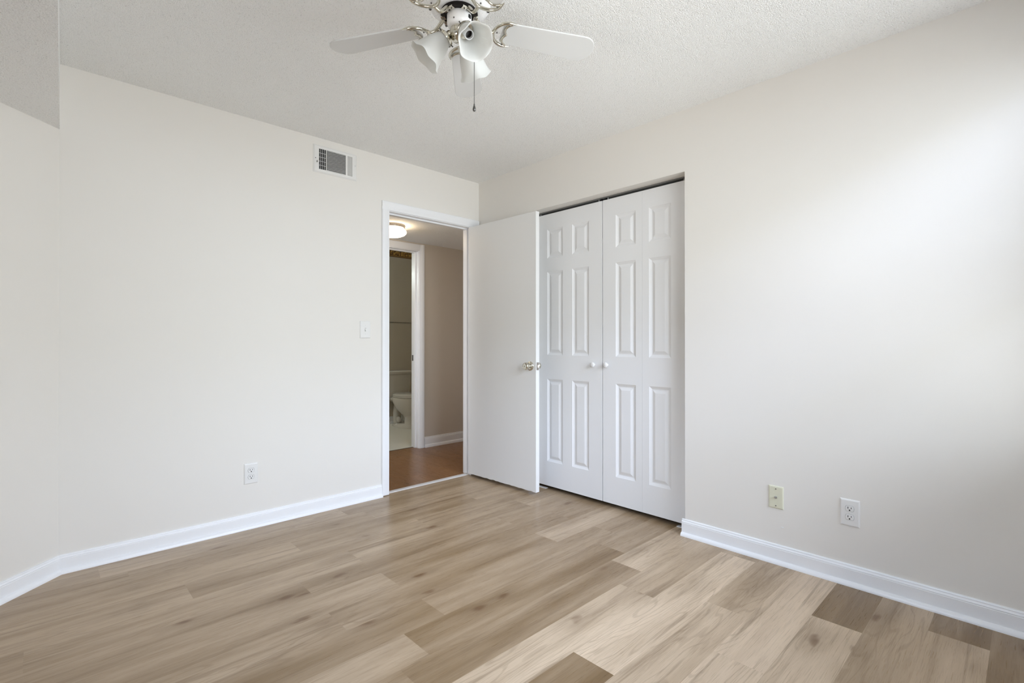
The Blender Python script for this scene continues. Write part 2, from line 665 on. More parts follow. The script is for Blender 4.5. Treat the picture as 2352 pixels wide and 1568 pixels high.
# hall
mb = MB()
mb.box(BX1 + .02, 2.1, YH, YH + .11, 0, HH)
mb.box(-1.9, BX0 - .02, YH, YH + .11, 0, HH)
mb.box(BX0 - .02, BX1 + .02, YH, YH + .11, BZ + .02, HH)
struct(mb.build('wall_hall_far', 'hallwall'), 'beige hall wall seen through the doorway', 'wall')
mb = MB()
mb.box(0, 2.1, .101, .14, 0, HH)
mb.box(2.1, 2.2, .10, YH + .11, 0, HH)
mb.box(-2.0, -1.9, .10, YH + .11, 0, HH)
mb.build('wall_hall_near', 'hallwall')
struct(bpy.data.objects['wall_hall_near'], 'hall side of the bedroom wall beyond the doorway', 'wall')
struct(MB().box(-2.0, 2.2, .10, YH + .11, HH, HH + .08).build('ceiling_hall', 'ceil'),
       'low textured hall ceiling seen through the doorway', 'ceiling')


def hall_floor():
    mb = MB()
    att = []
    rnd = random.Random(5)
    W, L = 0.095, 1.1
    ylo, yhi = 0.05, YH + .09
    x = -2.0
    while x < 2.1:
        x1 = min(x + W, 2.1)
        y = ylo - rnd.uniform(0, 1)
        while y < yhi:
            a, b = max(y, ylo), min(y + L, yhi)
            if b > a:
                mb.add([(x, a, 0), (x1, a, 0), (x1, b, 0), (x, b, 0)], [(0, 1, 2, 3)])
                att += [rnd.uniform(-40, 40), rnd.uniform(-40, 40), rnd.uniform(.1, .6)]
            y += L
        x = x1
    me = bpy.data.meshes.new('floor_hall')
    me.from_pydata(mb.v, [], mb.f)
    me.materials.append(M['hallfloor'])
    a = me.attributes.new('plank', 'FLOAT_VECTOR', 'FACE')
    a.data.foreach_set('vector', att)
    o = bpy.data.objects.new('floor_hall', me)
    COL.objects.link(o)
    return o


struct(hall_floor(), 'orange brown laminate floor of the hall', 'floor')

# bathroom
struct(MB().box(-0.9, 2.0, YH + .09, YB + .1, -.05, 0.0).build('floor_bathroom', 'vinyl'),
       'pale vinyl bathroom floor in front of the toilet', 'floor')
mb = MB()
mb.box(-0.9, 2.0, YB, YB + .1, 0, H)
mb.box(-1.0, -0.9, YH + .11, YB + .1, 0, H)
mb.box(2.0, 2.1, YH + .11, YB + .1, 0, H)
mb.box(-1.0, BX0 - .02, YH + .111, YH + .13, 0, H)
mb.box(BX1 + .02, 2.1, YH + .111, YH + .13, 0, H)
mb.box(BX0 - .02, BX1 + .02, YH + .111, YH + .13, BZ + .02, H)
struct(mb.build('wall_bathroom', 'bathwall'), 'dim greige bathroom wall behind the toilet', 'wall')
struct(MB().box(-1.0, 2.1, YH + .11, YB + .1, H, H + .08).build('ceiling_bathroom', 'ceil'),
       'bathroom ceiling hidden above the far doorway', 'ceiling')


# ------------------------------------------------------------------ baseboards
def base_profile(hb=0.090, shoe=0.020):
    p = [(0, 0), (.030, 0)]
    for i in range(1, 7):                       # quarter round shoe
        a = i / 6 * pi / 2
        p.append((.0135 + .0165 * cos(a), shoe * sin(a)))
    k = hb / .090
    p += [(.0135, .0690 * k), (.0118, .0705 * k), (.0118, .0722 * k), (.0128, .0740 * k), (.0118, .0775 * k), (.0088, .0800 * k),
          (.0078, .0815 * k), (.0078, .0830 * k), (.0086, .0850 * k), (.0070, .0885 * k), (.0035, hb), (0, hb)]
    return p


def run_profile(mb, prof, pts, normals):
    """sweep (d, z) profile along floor points; normals are outward offset vectors (mitred)"""
    rings = []
    for p, n in zip(pts, normals):
        rings.append([Vector((p[0] + n[0] * d, p[1] + n[1] * d, z)) for d, z in prof])
    return mb.loft(rings, True, True)


tw = math.tan(radians(22.5))
bp = base_profile(0.086)
mb = MB()
run_profile(mb, bp, [(DX0 - .064, -.0), (XS, 0)], [(0, -1), (tw, -1)])
struct(mb.build('baseboard_left', 'trim', smooth=35), 'white baseboard along the wall left of the doorway', 'baseboard')
mb = MB()
s2 = 2 ** -.5
run_profile(mb, bp, [(XS, 0), (XW, XW - XS)], [(tw, -1), (s2, -s2)])
struct(mb.build('baseboard_far_left', 'trim', smooth=35), 'white baseboard along the angled wall at the left edge', 'baseboard')
mb = MB()
bp = base_profile(0.093)
run_profile(mb, bp, [(0, YR), (0, -1.828)], [(-1, 0), (-1, 0)])
struct(mb.build('baseboard_right', 'trim', smooth=35), 'white baseboard with shoe moulding along the right wall', 'baseboard')
mb = MB()
run_profile(mb, base_profile(0.108, .03), [(BX1 + .07, YH), (2.1, YH)], [(0, -1), (0, -1)])
struct(mb.build('baseboard_hall', 'trim', smooth=35), 'white baseboard at the foot of the hall wall', 'baseboard')
mb = MB()
run_profile(mb, base_profile(0.09, .02), [(-.9, YB), (2.0, YB)], [(0, -1), (0, -1)])
struct(mb.build('baseboard_bathroom', 'trim', smooth=35), 'white baseboard behind the toilet', 'baseboard')


# ------------------------------------------------------------------ door casings
def casing_profile_strip(mb, x0, x1, y, out, z0, z1, inner_right):
    """vertical casing with a stepped face; out = direction of the room (-1)"""
    w = x1 - x0
    steps = [(0, .009), (.006, .012), (.018, .0125), (.022, .015), (w - .010, .017), (w - .004, .016), (w, .010)]
    if not inner_right:
        pass
    pts = []
    for d, hgt in steps:                       # d from the inner edge
        x = x1 - d if inner_right else x0 + d
        pts.append((x, y + out * hgt))
    pts.append((x0 if inner_right else x1, y))
    pts.append((x1 if inner_right else x0, y))
    mb.loft([[Vector((px, py, z)) for px, py in pts] for z in (z0, z1)], True, True)


def head_casing(mb, x0, x1, y, out, z0, z1):
    w = z1 - z0
    steps = [(0, .009), (.006, .012), (.018, .0125), (.022, .015), (w - .010, .017), (w - .004, .016), (w, .010)]
    pts = [(z0 + d, y + out * h_) for d, h_ in steps] + [(z1, y), (z0, y)]
    mb.loft([[Vector((x, py, pz)) for pz, py in pts] for x in (x0, x1)], True, True)


tr1 = thing('trim_1', 'white casing and jamb of the open bedroom doorway', 'door casing', (0, 0, 0), kind='structure')
mb = MB()
casing_profile_strip(mb, DX0 - .064, DX0 - .005, 0, -1, 0.006, DZ + .005, True)
casing_profile_strip(mb, DX1 + .005, DX1 + .064, 0, -1, 0.006, DZ + .005, False)
head_casing(mb, DX0 - .064, DX1 + .078, 0, -1, DZ + .005, DZ + .069)
mb.build('casing', 'trim', tr1, smooth=30)
mb = MB()
mb.box(DX0 - .02, DX0, 0, .10, 0, DZ + .02).box(DX1, DX1 + .02, 0, .10, 0, DZ + .02).box(DX0, DX1, 0, .10, DZ, DZ + .02)
mb.build('jamb', 'trim', tr1, bevel=.001)
mb = MB()
mb.box(DX0, DX0 + .011, .040, .075, 0.01, DZ).box(DX1 - .011, DX1, .040, .075, 0.01, DZ)
mb.box(DX0 + .011, DX1 - .011, .040, .075, DZ - .011, DZ)
mb.build('door_stop', 'trim', tr1, bevel=.0015)
mb = MB()
mb.box(DX0 - .0003, DX0 + .0012, .004, .032, .90, .958)
o = mb.build('strike_plate', 'brass', tr1)
mb = MB()
casing_profile_strip(mb, DX0 - .064, DX0 - .005, .10, 1, 0, DZ + .069, True)
casing_profile_strip(mb, DX1 + .005, DX1 + .064, .10, 1, 0, DZ + .069, False)
head_casing(mb, DX0 - .005, DX1 + .005, .10, 1, DZ + .005, DZ + .069)
mb.build('hall_casing', 'trim', tr1, smooth=30)

tr2 = thing('trim_2', 'white casing of the bathroom doorway across the hall', 'door casing', (0, 0, 0), kind='structure')
mb = MB()
casing_profile_strip(mb, BX1 + .006, BX1 + .068, YH, -1, 0, BZ + .072, False)
casing_profile_strip(mb, BX0 - .068, BX0 - .006, YH, -1, 0, BZ + .072, True)
head_casing(mb, BX0 - .006, BX1 + .006, YH, -1, BZ + .006, BZ + .072)
mb.build('casing', 'trim', tr2, smooth=30)
mb = MB()
mb.box(BX1, BX1 + .02, YH, YH + .13, 0, BZ + .02).box(BX0 - .02, BX0, YH, YH + .13, 0, BZ + .02).box(BX0, BX1, YH, YH + .13, BZ, BZ + .02)
mb.build('jamb', 'trim', tr2, bevel=.001)
mb = MB()
mb.box(BX1 - .011, BX1, YH + .045, YH + .08, 0, BZ).box(BX0, BX0 + .011, YH + .045, YH + .08, 0, BZ).box(BX0 + .011, BX1 - .011, YH + .045, YH + .08, BZ - .011, BZ)
mb.build('door_stop', 'trim', tr2, bevel=.0015)
MB().box(BX1 - .0015, BX1 + .0003, YH + .085, YH + .118, .905, .965).build('strike_plate', 'darksteel', tr2)

# strips between the floors
mb = MB()
mb.loft([[Vector((x, y, z)) for y, z in ((.022, 0), (.028, .005), (.048, .0075), (.066, .005), (.072, 0))] for x in (DX0 + .0005, DX1 - .0005)], True, True)
struct(mb.build('trim_3', 'grey'), 'pale strip between bedroom planks and hall laminate in the doorway', 'threshold strip')
mb = MB()
mb.loft([[Vector((x, y, z)) for y, z in ((YH + .078, 0), (YH + .082, .003), (YH + .094, .003), (YH + .098, 0))] for x in (BX0 + .0005, BX1 - .0005)], True, True)
struct(mb.build('trim_4', 'darksteel'), 'dark strip at the edge of the bathroom floor', 'threshold strip')

# ------------------------------------------------------------------ open bedroom door
DT = .035
d1 = thing('door_1', 'flat white bedroom door standing open beside the closet', 'door', (-.120, -.013, 0), radians(1.38), kind='structure')
mb = MB()
rnd = random.Random(3)
# slab, with a slightly chipped lower edge
n = 30
x0, x1, ya, yb, zb0, zt = 0, DT, 0, -.749, .024, 2.046
top, bot = [], []
prof = []
for i in range(n + 1):
    y = ya + (yb - ya) * i / n
    prof.append((y, zb0 + (rnd.random() ** 3) * .005 if 1 < i < n - 1 else zb0))
poly = prof + [(yb, zt), (ya, zt)]
mb.loft([[Vector((x, y, z)) for y, z in poly] for x in (x0, x1)], True, True)
mb.build('door_leaf', 'door', d1, bevel=.0012)


def knob_mesh(mb, base, direction):
    mt = axis_mat(base, direction)
    mb.lathe([(0.0, 0), (.0335, 0), (.0335, .003), (.031, .006), (.026, .008), (.024, .010), (.0235, .012), (.015, .014), (.0125, .018), (.0118, .026),
              (.0135, .030), (.021, .033), (.0255, .038), (.0275, .044), (.0275, .050), (.0258, .055), (.0235, .0575), (.0228, .0570), (.021, .0560),
              (.010, .0565), (.0, .0570)], mt, 36, False)


kz, ky = .930, -.693
mb = MB()
knob_mesh(mb, (0, ky, kz), (-1, 0, 0))
k1 = mb.build('door_knob', 'brass', d1, smooth=40)
mb = MB().lathe([(0, 0), (.0022, 0), (.0022, .0012), (0, .0012)], axis_mat((-.0568, ky, kz), (-1, 0, 0)), 12, False)
mb.build('lock_button', 'darksteel', k1)
mb = MB()
knob_mesh(mb, (DT, ky, kz), (1, 0, 0))
mb.build('door_knob', 'brass', d1, smooth=40)
mb = MB().box(.006, .029, -.7502, -.7485, kz - .028, kz + .028)
lp = mb.build('latch_plate', 'nickel', d1)
mb = MB().prism([(-.006, 0), (.006, 0), (.006, .004), (-.006, .010)], kz - .009, kz + .009, Matrix.Translation((DT / 2, -.7495, 0)) @ Matrix.Rotation(pi, 4, 'Z'))
mb.build('latch_bolt', 'nickel', lp)
for hz in (.24, 1.02, 1.84):
    mb = MB()
    mb.lathe([(0, -.045), (.006, -.045), (.006, .045), (0, .045)], Matrix.Translation((DT + .005, .006, hz)), 12, False)
    mb.box(.003, DT + .004, .0002, .0018, hz - .044, hz + .044)
    mb.build('hinge', 'trim', d1, smooth=40)

# ------------------------------------------------------------------ bifold closet doors


def raised_leaf(name, w, px0, px1, parent, y_off, knob_at=None):
    """door leaf in local coords: u across (0..w), z up, front at x = 0 facing -x; u grows toward -y"""
    Z0, Z1 = .030, 2.062
    T = .030
    panels = [(.213, .829), (1.007, 1.630), (1.731, 1.948)]
    us = [0, px0, px1, w]
    zs = [Z0]
    for a, b in panels:
        zs += [a, b]
    zs.append(Z1)

    def P(u, z, d):
        return Vector((d, y_off - u, z))
    vs, fs = [], []

    def quad(a, b, c, d):
        o = len(vs)
        vs.extend((a, b, c, d))
        fs.append((o, o + 1, o + 2, o + 3))
    for i in range(3):
        for j in range(len(zs) - 1):
            ispanel = (i == 1 and j in (1, 3, 5))
            if not ispanel:
                quad(P(us[i], zs[j], 0), P(us[i + 1], zs[j], 0), P(us[i + 1], zs[j + 1], 0), P(us[i], zs[j + 1], 0))
    rings = [(0, 0), (.004, .0025), (.016, .0080), (.0185, .0085), (.024, .0080), (.040, .0022), (.043, .0018)]
    for a, b in panels:
        prev = None
        for ins, dep in rings:
            r = [P(px0 + ins, a + ins, dep), P(px1 - ins, a + ins, dep), P(px1 - ins, b - ins, dep), P(px0 + ins, b - ins, dep)]
            if prev:
                for k in range(4):
                    quad(prev[k], prev[(k + 1) % 4], r[(k + 1) % 4], r[k])
            prev = r
        quad(*prev)
    # sides and back
    quad(P(0, Z0, T), P(w, Z0, T), P(w, Z1, T), P(0, Z1, T))
    for (u, u2) in ((0, 0), (w, w)):
        quad(P(u, Z0, 0), P(u, Z1, 0), P(u, Z1, T), P(u, Z0, T))
    for z in (Z0, Z1):
        quad(P(0, z, 0), P(w, z, 0), P(w, z, T), P(0, z, T))
    mb = MB().add(vs, fs)
    o = mb.build(name, 'bifold', parent)
    bm = bmesh.new()
    bm.from_mesh(o.data)
    bmesh.ops.remove_doubles(bm, verts=bm.verts, dist=1e-5)
    bmesh.ops.recalc_face_normals(bm, faces=bm.faces)
    bm.to_mesh(o.data)
    bm.free()
    return o


def white_knob(parent, y, z):
    mb = MB().lathe([(0, 0), (.008, 0), (.0075, .010), (.010, .013), (.0165, .017), (.0185, .022), (.0175, .027), (.012, .0305), (0, .0315)],
                    axis_mat((0, y, z), (-1, 0, 0)), 28, False)
    mb.build('knob', 'plastic', parent, smooth=50)


XF = .080       # front of the closed closet leaves
d2 = thing('door_2', 'left pair of white panelled bifold closet leaves beside the open door', 'closet door', (XF, 0, 0), kind='structure')
lw = .303
raised_leaf('door_panel', lw, .105, .257, d2, -.6005 + .0, None)
l2 = raised_leaf('door_panel', lw, .042, .192, d2, -.9035, None)
white_knob(l2, -1.141, .948)
d3 = thing('door_3', 'right pair of white panelled bifold closet leaves beside the bare wall', 'closet door', (XF, 0, 0), kind='structure')
l3 = raised_leaf('door_panel', lw, .104, .256, d3, -1.2125, None)
white_knob(l3, -1.249, .950)
raised_leaf('door_panel', lw, .047, .196, d3, -1.5165, None)
for d, ys in ((d2, (-.625, -1.17)), (d3, (-1.245, -1.79))):
    for y in ys:
        mb = MB().lathe([(0, 0), (.0026, 0), (.0026, .018), (0, .018)], Matrix.Translation((.016, y, 2.060)), 12, False)
        mb.build('pivot_pin', 'plastic', d)

# overhead track and floor brackets of the closet
trk = thing('bifold_track', 'dark grey steel track above the closed closet doors', 'door track', (0, 0, 0))
mb = MB()
mb.box(XF + .002, XF + .004, CY0 + .002, CY1 - .002, CZ - .009, CZ - .0005)
mb.box(XF + .028, XF + .030, CY0 + .002, CY1 - .002, CZ - .009, CZ - .0005)
mb.box(XF + .004, XF + .028, CY0 + .002, CY1 - .002, CZ - .003, CZ - .0005)
mb.build('rail', 'track', trk)
for y in (-1.19, -1.225):
    MB().box(XF + .0045, XF + .0275, y - .004, y + .004, CZ - .014, CZ - .0035).build('roller_guide', 'black', trk)
for y, lab in ((-1.790, 'white floor bracket under the closet leaf beside the right baseboard'),
               (-.640, 'white floor bracket under the closet leaf behind the open door')):
    br = MB()
    sgn = 1 if y < -1 else -1
    br.box(XF + .004, XF + .030, y - .045, y + .045, 0.0, .004)
    br.box(XF + .004, XF + .030, y - sgn * .045 - .002, y - sgn * .045 + .002, .004, .020)
    tag(br.build('floor_bracket', 'plastic'), lab, 'door bracket', 'floor brackets under the closet doors')


# ------------------------------------------------------------------ wall plates
def plate_mesh(w, h, t=.006, lip=.006):
    """bevelled cover plate, front toward -y, centred at the origin, back on y = 0"""
    mb = MB()
    rings = []
    for ins, d in ((0, 0), (0, .0012), (lip * .35, t * .75), (lip, t), (lip + .004, t)):
        a, b = w / 2 - ins, h / 2 - ins
        rings.append([Vector((-a, -d, -b)), Vector((a, -d, -b)), Vector((a, -d, b)), Vector((-a, -d, b))])
    mb.loft(rings, True, True)
    return mb


def screw(mb, x, z, y, r=.0032):
    mb.lathe([(0, 0), (r, 0), (r * .8, .0012), (0, .0014)], axis_mat((x, y, z), (0, -1, 0)), 12, False)


def duplex(name, label, cat, loc, rotz, group):
    root = thing(name, label, cat, loc, rotz, group)
    plate_mesh(.076, .122).build('cover_plate', 'plastic', root)
    for s in (1, -1):
        zc = s * .0195
        mb = MB()
        pts = []
        for i in range(40):
            a = 2 * pi * i / 40
            pts.append((.0170 * cos(a), max(-.0125, min(.0125, .0172 * sin(a)))))
        mt = Matrix.Translation((0, 0, zc)) @ Matrix.Rotation(pi / 2, 4, 'X')
        mb.prism(pts, .0055, .0082, mt)
        rc = mb.build('receptacle', 'plastic', root, bevel=.0006)
        ring = MB()
        ring.tube([mt @ Vector((x * 1.03, y * 1.03, .0062)) for x, y in pts], .0006, 6, closed=True)
        ring.build('seam', 'seam', rc)
        sl = MB()
        sl.box(-.0078, -.0052, -.0086, -.0080, zc - .0010, zc + .0078)
        sl.box(.0052, .0076, -.0086, -.0080, zc - .0002, zc + .0070)
        sl.prism([(.0032 * cos(2 * pi * i / 14), .0032 * sin(2 * pi * i / 14)) for i in range(14)], .0080, .0086,
                 Matrix.Translation((0, 0, zc - .0070)) @ Matrix.Rotation(pi / 2, 4, 'X'))
        sl.build('slots', 'black', rc)
    mb = MB()
    screw(mb, 0, 0, -.006)
    mb.build('screw', 'plastic', root, smooth=40)
    return root


duplex('electrical_outlet', 'white duplex outlet low on the wall left of the doorway', 'power outlet', (-1.765, 0, .3225), 0, 'duplex outlets')
duplex('electrical_outlet', 'white duplex outlet low on the right wall near the right edge', 'power outlet', (0, -2.642, .327), -pi / 2, 'duplex outlets')

cox = thing('cable_outlet', 'ivory coaxial cable plate on the wall right of the closet', 'cable outlet', (0, -2.3285, .327), -pi / 2)
plate_mesh(.070, .113).build('cover_plate', 'ivory', cox)
mb = MB()
mb.lathe([(0, 0), (.0062, 0), (.0062, .003), (.0046, .0032), (.0046, .0090), (.0036, .0090), (.0034, .008), (0, .008)], axis_mat((0, -.006, 0), (0, -1, 0)), 16, False)
mb.build('coaxial_jack', 'steel', cox, smooth=40)
for z in (.042, -.042):
    mb = MB()
    screw(mb, 0, z, -.006, .0030)
    mb.build('screw', 'darksteel', cox, smooth=40)

sw = thing('light_switch', 'white toggle light switch beside the doorway', 'light switch', (-1.032, 0, 1.191), 0)
plate_mesh(.078, .120).build('cover_plate', 'plastic', sw)
mb = MB().box(-.0053, .0053, -.0064, -.0055, -.0125, .0125)
mb.build('toggle_slot', 'grey', sw)
mb = MB()
mb.loft([[Vector((-.0046, -.005, -.004)), Vector((.0046, -.005, -.004)), Vector((.0046, -.005, .008)), Vector((-.0046, -.005, .008))],
         [Vector((-.0038, -.017, -.0115)), Vector((.0038, -.017, -.0115)), Vector((.0038, -.016, -.0055)), Vector((-.0038, -.016, -.0055))]], True, True)
mb.build('toggle', 'plastic', sw, bevel=.0008)
for z in (.030, -.030):
    mb = MB()
    screw(mb, 0, z, -.006, .0028)
    mb.build('screw', 'plastic', sw, smooth=40)

# ------------------------------------------------------------------ air vent
VX, VZ = -1.248, 2.302
vent = thing('air_vent', 'white metal air register high on the wall left of the doorway', 'air vent', (VX, 0, VZ), 0)
mb = MB()
w2, h2 = .150, .090
holes = [(-.1130, -.0660), (-.0640, .0690), (.0805, .1150)]
hz = .0665
# bevelled rim
rings = []
for ins, d in ((0, 0), (0, .002), (.008, .0085), (.014, .0085)):
    a, b = w2 - ins, h2 - ins
    rings.append([Vector((-a, -d, -b)), Vector((a, -d, -b)), Vector((a, -d, b)), Vector((-a, -d, b))])
mb.loft(rings, False, True)
xs = [-w2 + .014] + [v for hh in holes for v in hh] + [w2 - .014]
for i in range(0, len(xs) - 1, 2):
    mb.box(xs[i], xs[i + 1], -.0085, -.0065, -hz, hz)
mb.box(-w2 + .014, w2 - .014, -.0085, -.0065, hz, h2 - .014)
mb.box(-w2 + .014, w2 - .014, -.0085, -.0065, -h2 + .014, -hz)
mb.build('faceplate', 'plastic', vent, smooth=25)
MB().box(-.128, .128, -.0016, -.0006, -.076, .076).build('duct_shade_sheet', 'black', vent)  # black sheet on the wall stands in for the shaded duct; no recess
# centre louvres
mb = MB()
nl = 15
for i in range(nl):
    z = -hz + (i + .5) * 2 * hz / nl
    mt = Matrix.Translation((0, -.0058, z)) @ Matrix.Rotation(radians(42), 4, 'X')
    mb.box(holes[1][0], holes[1][1], -.0042, .0042, -.00055, .00055, 0, mt)
mb.build('centre_louvres', 'plastic', vent)
for name, hole, ang in (('left_louvres', holes[0], -34), ('right_louvres', holes[2], 42)):
    mb = MB()
    for i in range(5):
        x = hole[0] + i * (hole[1] - hole[0]) / 4
        mt = Matrix.Translation((x, -.0052, 0)) @ Matrix.Rotation(radians(90 + ang), 4, 'Z')
        mb.box(-.0052, .0036, -.0006, .0006, -hz, hz, 0, mt)
    for k in range(1, 5):
        z = -hz + 2 * hz * k / 5
        if name == 'left_louvres':
            mb.box(hole[0], hole[1], -.0042, -.0036, z - .0012, z + .0012)
    o = mb.build('side_louvres', 'plastic', vent)
for x, z in ((-.136, 0.000), (.137, .012)):
    mb = MB()
    screw(mb, x, z, -.0085, .0032)
    mb.build('screw', 'darksteel' if x < 0 else 'steel', vent, smooth=40)
MB().box(-.1290, -.1265, -.0180, -.008, -.028, -.016).build('damper_lever', 'darksteel', vent)

# small nick in the right wall
mb = MB()
mb.lathe([(0, 0), (.004, 0), (.003, .0012), (0, .0016)], Matrix.Translation((-.0, -2.357, .182)) @ Matrix.Rotation(-pi / 2, 4, 'Y') @ Matrix.Diagonal((.6, 1.7, 1, 1)), 12, False)
tag(mb.build('filler_spot', 'trim', smooth=60), 'tiny white filler spot on the right wall between coaxial plate and baseboard', 'filler spot')

# ------------------------------------------------------------------ ceiling fan
FC = Vector((-1.627, -1.845, 0))
ZB = 2.215
fan = thing('ceiling_fan', 'white five blade ceiling fan with brass brackets and frosted lamp shades', 'ceiling fan', (FC.x, FC.y, H))


def FZ(z):
    return z - H


def GZ(z):          # motor and light kit hang a little lower
    return z - H - .025


mb = MB().lathe([(.0, GZ(2.2765)), (.062, GZ(2.2765)), (.084, GZ(2.279)), (.099, GZ(2.287)), (.108, GZ(2.301)), (.111, GZ(2.322)), (.110, GZ(2.350)), (.102, GZ(2.372)),
                 (.085, GZ(2.383)), (.078, GZ(2.390)), (.078, FZ(2.432)), (.082, FZ(2.4395)), (0, FZ(2.4395))], None, 56, False)
mot = mb.build('motor_housing', 'fanwhite', fan, smooth=40)
for k in range(6):
    a = k * pi / 3 + .35
    mb = MB().sphere((.1005 * cos(a), .1005 * sin(a), GZ(2.2865)), .0052, 12, 8)
    mb.build('housing_screw', 'darksteel', mot, smooth=60)
mb = MB().lathe([(.030, GZ(2.2764)), (.063, GZ(2.2764)), (.0645, GZ(2.272)), (.0645, GZ(2.266)), (.062, GZ(2.2635)), (.046, GZ(2.2635)), (.044, GZ(2.266)), (.030, GZ(2.266))], None, 56, False)
mb.build('flywheel', 'flywheel', fan, smooth=40)
mb = MB().lathe([(0, GZ(2.275)), (.0425, GZ(2.275)), (.0425, GZ(2.240)), (.041, GZ(2.232)), (.036, GZ(2.225)), (.030, GZ(2.222)), (0, GZ(2.222))], None, 48, False)
swh = mb.build('switch_housing', 'fanwhite', fan, smooth=40)


def az(a):          # direction by azimuth from the view direction, clockwise
    return Vector((sin(YAW + radians(a)), cos(YAW + radians(a)), 0))


dv = az(120)
mt = axis_mat(dv * .0420 + Vector((0, 0, GZ(2.250))), dv)
MB().box(-.005, .005, -.0055, .0055, 0, .004, 0, mt).build('reverse_switch', 'black', swh)
for a in (-160, 100, -20):
    dv = az(a)
    mb = MB().sphere(dv * .0415 + Vector((0, 0, GZ(2.236))), .0028, 10, 6)
    mb.build('housing_screw', 'darksteel', swh, smooth=60)

mb = MB().lathe([(0, GZ(2.224)), (.026, GZ(2.224)), (.031, GZ(2.220)), (.0335, GZ(2.212)), (.0335, GZ(2.200)), (.031, GZ(2.190)), (.025, GZ(2.182)), (.014, GZ(2.177)),
                 (.006, GZ(2.175)), (.006, GZ(2.170)), (.0, GZ(2.168))], None, 40, False)
fit = mb.build('light_fitter', 'brass', fan, smooth=50)

# blades and brackets
BL_R0, BL_R1 = .155, .517


def blade_outline():
    pts = []
    hw0, hw1 = .046, .060
    rc = .030
    # root, slightly rounded
    for (cx_, cy_, a0) in ((BL_R0 + .018, -hw0 + .018, 180), (None, None, None)):
        if cx_ is None:
            continue
        for i in range(6):
            a = radians(a0 + 90 * i / 5)
            pts.append((cx_ + .018 * cos(a), cy_ + .018 * sin(a)))
    # lower long edge to the tip arc
    for i in range(13):
        a = radians(-90 + 90 * i / 12)
        pts.append((BL_R1 - .057 + .057 * cos(a), -hw1 + .057 + .057 * sin(a)))
    for i in range(13):
        a = radians(0 + 90 * i / 12)
        pts.append((BL_R1 - .057 + .057 * cos(a), hw1 - .057 + .057 * sin(a)))
    for i in range(6):
        a = radians(90 + 90 * i / 5)
        pts.append((BL_R0 + .018 + .018 * cos(a), hw0 - .018 + .018 * sin(a)))
    return pts


def arc_pts(p0, p1, bulge, n=10):
    p0, p1 = Vector(p0), Vector(p1)
    d = p1 - p0
    nrm = Vector((-d.y, d.x))
    return [p0 + d * (i / n) + nrm * bulge * 4 * (i / n) * (1 - i / n) for i in range(n + 1)]


PITCH_B = radians(-10)
for k in range(5):
    ang = radians(47.2 + 72 * k)
    R = Matrix.Rotation(ang, 4, 'Z')
    TB = Matrix.Translation((0, 0, FZ(ZB))) @ R @ Matrix.Rotation(PITCH_B, 4, 'X')
    mb = MB().prism(blade_outline(), -.003, .003, TB)
    mb.build('blade', 'blade', fan, bevel=.0012)
    # bracket below the blade
    br = MB()
    zc = -.0065

    def T2(p, z=zc):
        return TB @ Vector((p[0], p[1], z))
    tipA, tipB, fork, cusp = (.196, .052), (.196, -.052), (.122, 0), (.171, 0)
    outA = arc_pts(fork, tipA, .24, 14)
    outB = arc_pts(fork, tipB, -.24, 14)
    for o_ in (outA, outB):
        n_ = len(o_)
        br.tube([T2(p) for p in o_], [.0058 if i < n_ - 4 else .0058 - .0042 * (i - n_ + 4) / 3 for i in range(n_)], 10)
    midA, midB = (.181, .049), (.181, -.049)
    inA = arc_pts(midA, cusp, -.27, 12)
    inB = arc_pts(midB, cusp, .27, 12)
    for o_ in (inA, inB):
        br.tube([T2(p) for p in o_], .0040, 8)
    br.sphere(T2(cusp), .0045, 10, 6)
    br.sphere(T2(fork), .0075, 12, 8)
    # curved arm from the flywheel to the fork
    p_f = T2(fork)
    p0 = R @ Vector((.058, 0, FZ(2.2390)))
    p1 = R @ Vector((.072, 0, FZ(2.2300)))
    arm = []
    for i in range(13):
        s = i / 12
        a, b_, c_, d_ = p0, R @ Vector((.076, 0, FZ(2.230))), R @ Vector((.088, 0, FZ(2.190))), p_f
        arm.append(a * (1 - s) ** 3 + b_ * 3 * s * (1 - s) ** 2 + c_ * 3 * s * s * (1 - s) + d_ * s ** 3)
    br.tube(arm, [.0075 - .0015 * i / 12 for i in range(13)], 12)
    # foot on the flywheel
    for sgn in (-1, 1):
        br.box(.047, .0615, sgn * .013 - .0085, sgn * .013 + .0085, FZ(2.2345), FZ(2.2392), 0, R)
    bo = br.build('blade_bracket', 'brass', fan, smooth=50)
    for sgn in (-1, 1):
        sc = MB().sphere(R @ Vector((.054, sgn * .013, FZ(2.2340))), .0028, 10, 6)
        sc.build('screw', 'darksteel', bo, smooth=60)
    for q in ((.168, .0455), (.168, -.0455), (.137, 0)):
        sc = MB().sphere(T2(q, -.0085 if q[1] else -.0050), .0030, 10, 6)
        sc.build('screw', 'darksteel', bo, smooth=60)

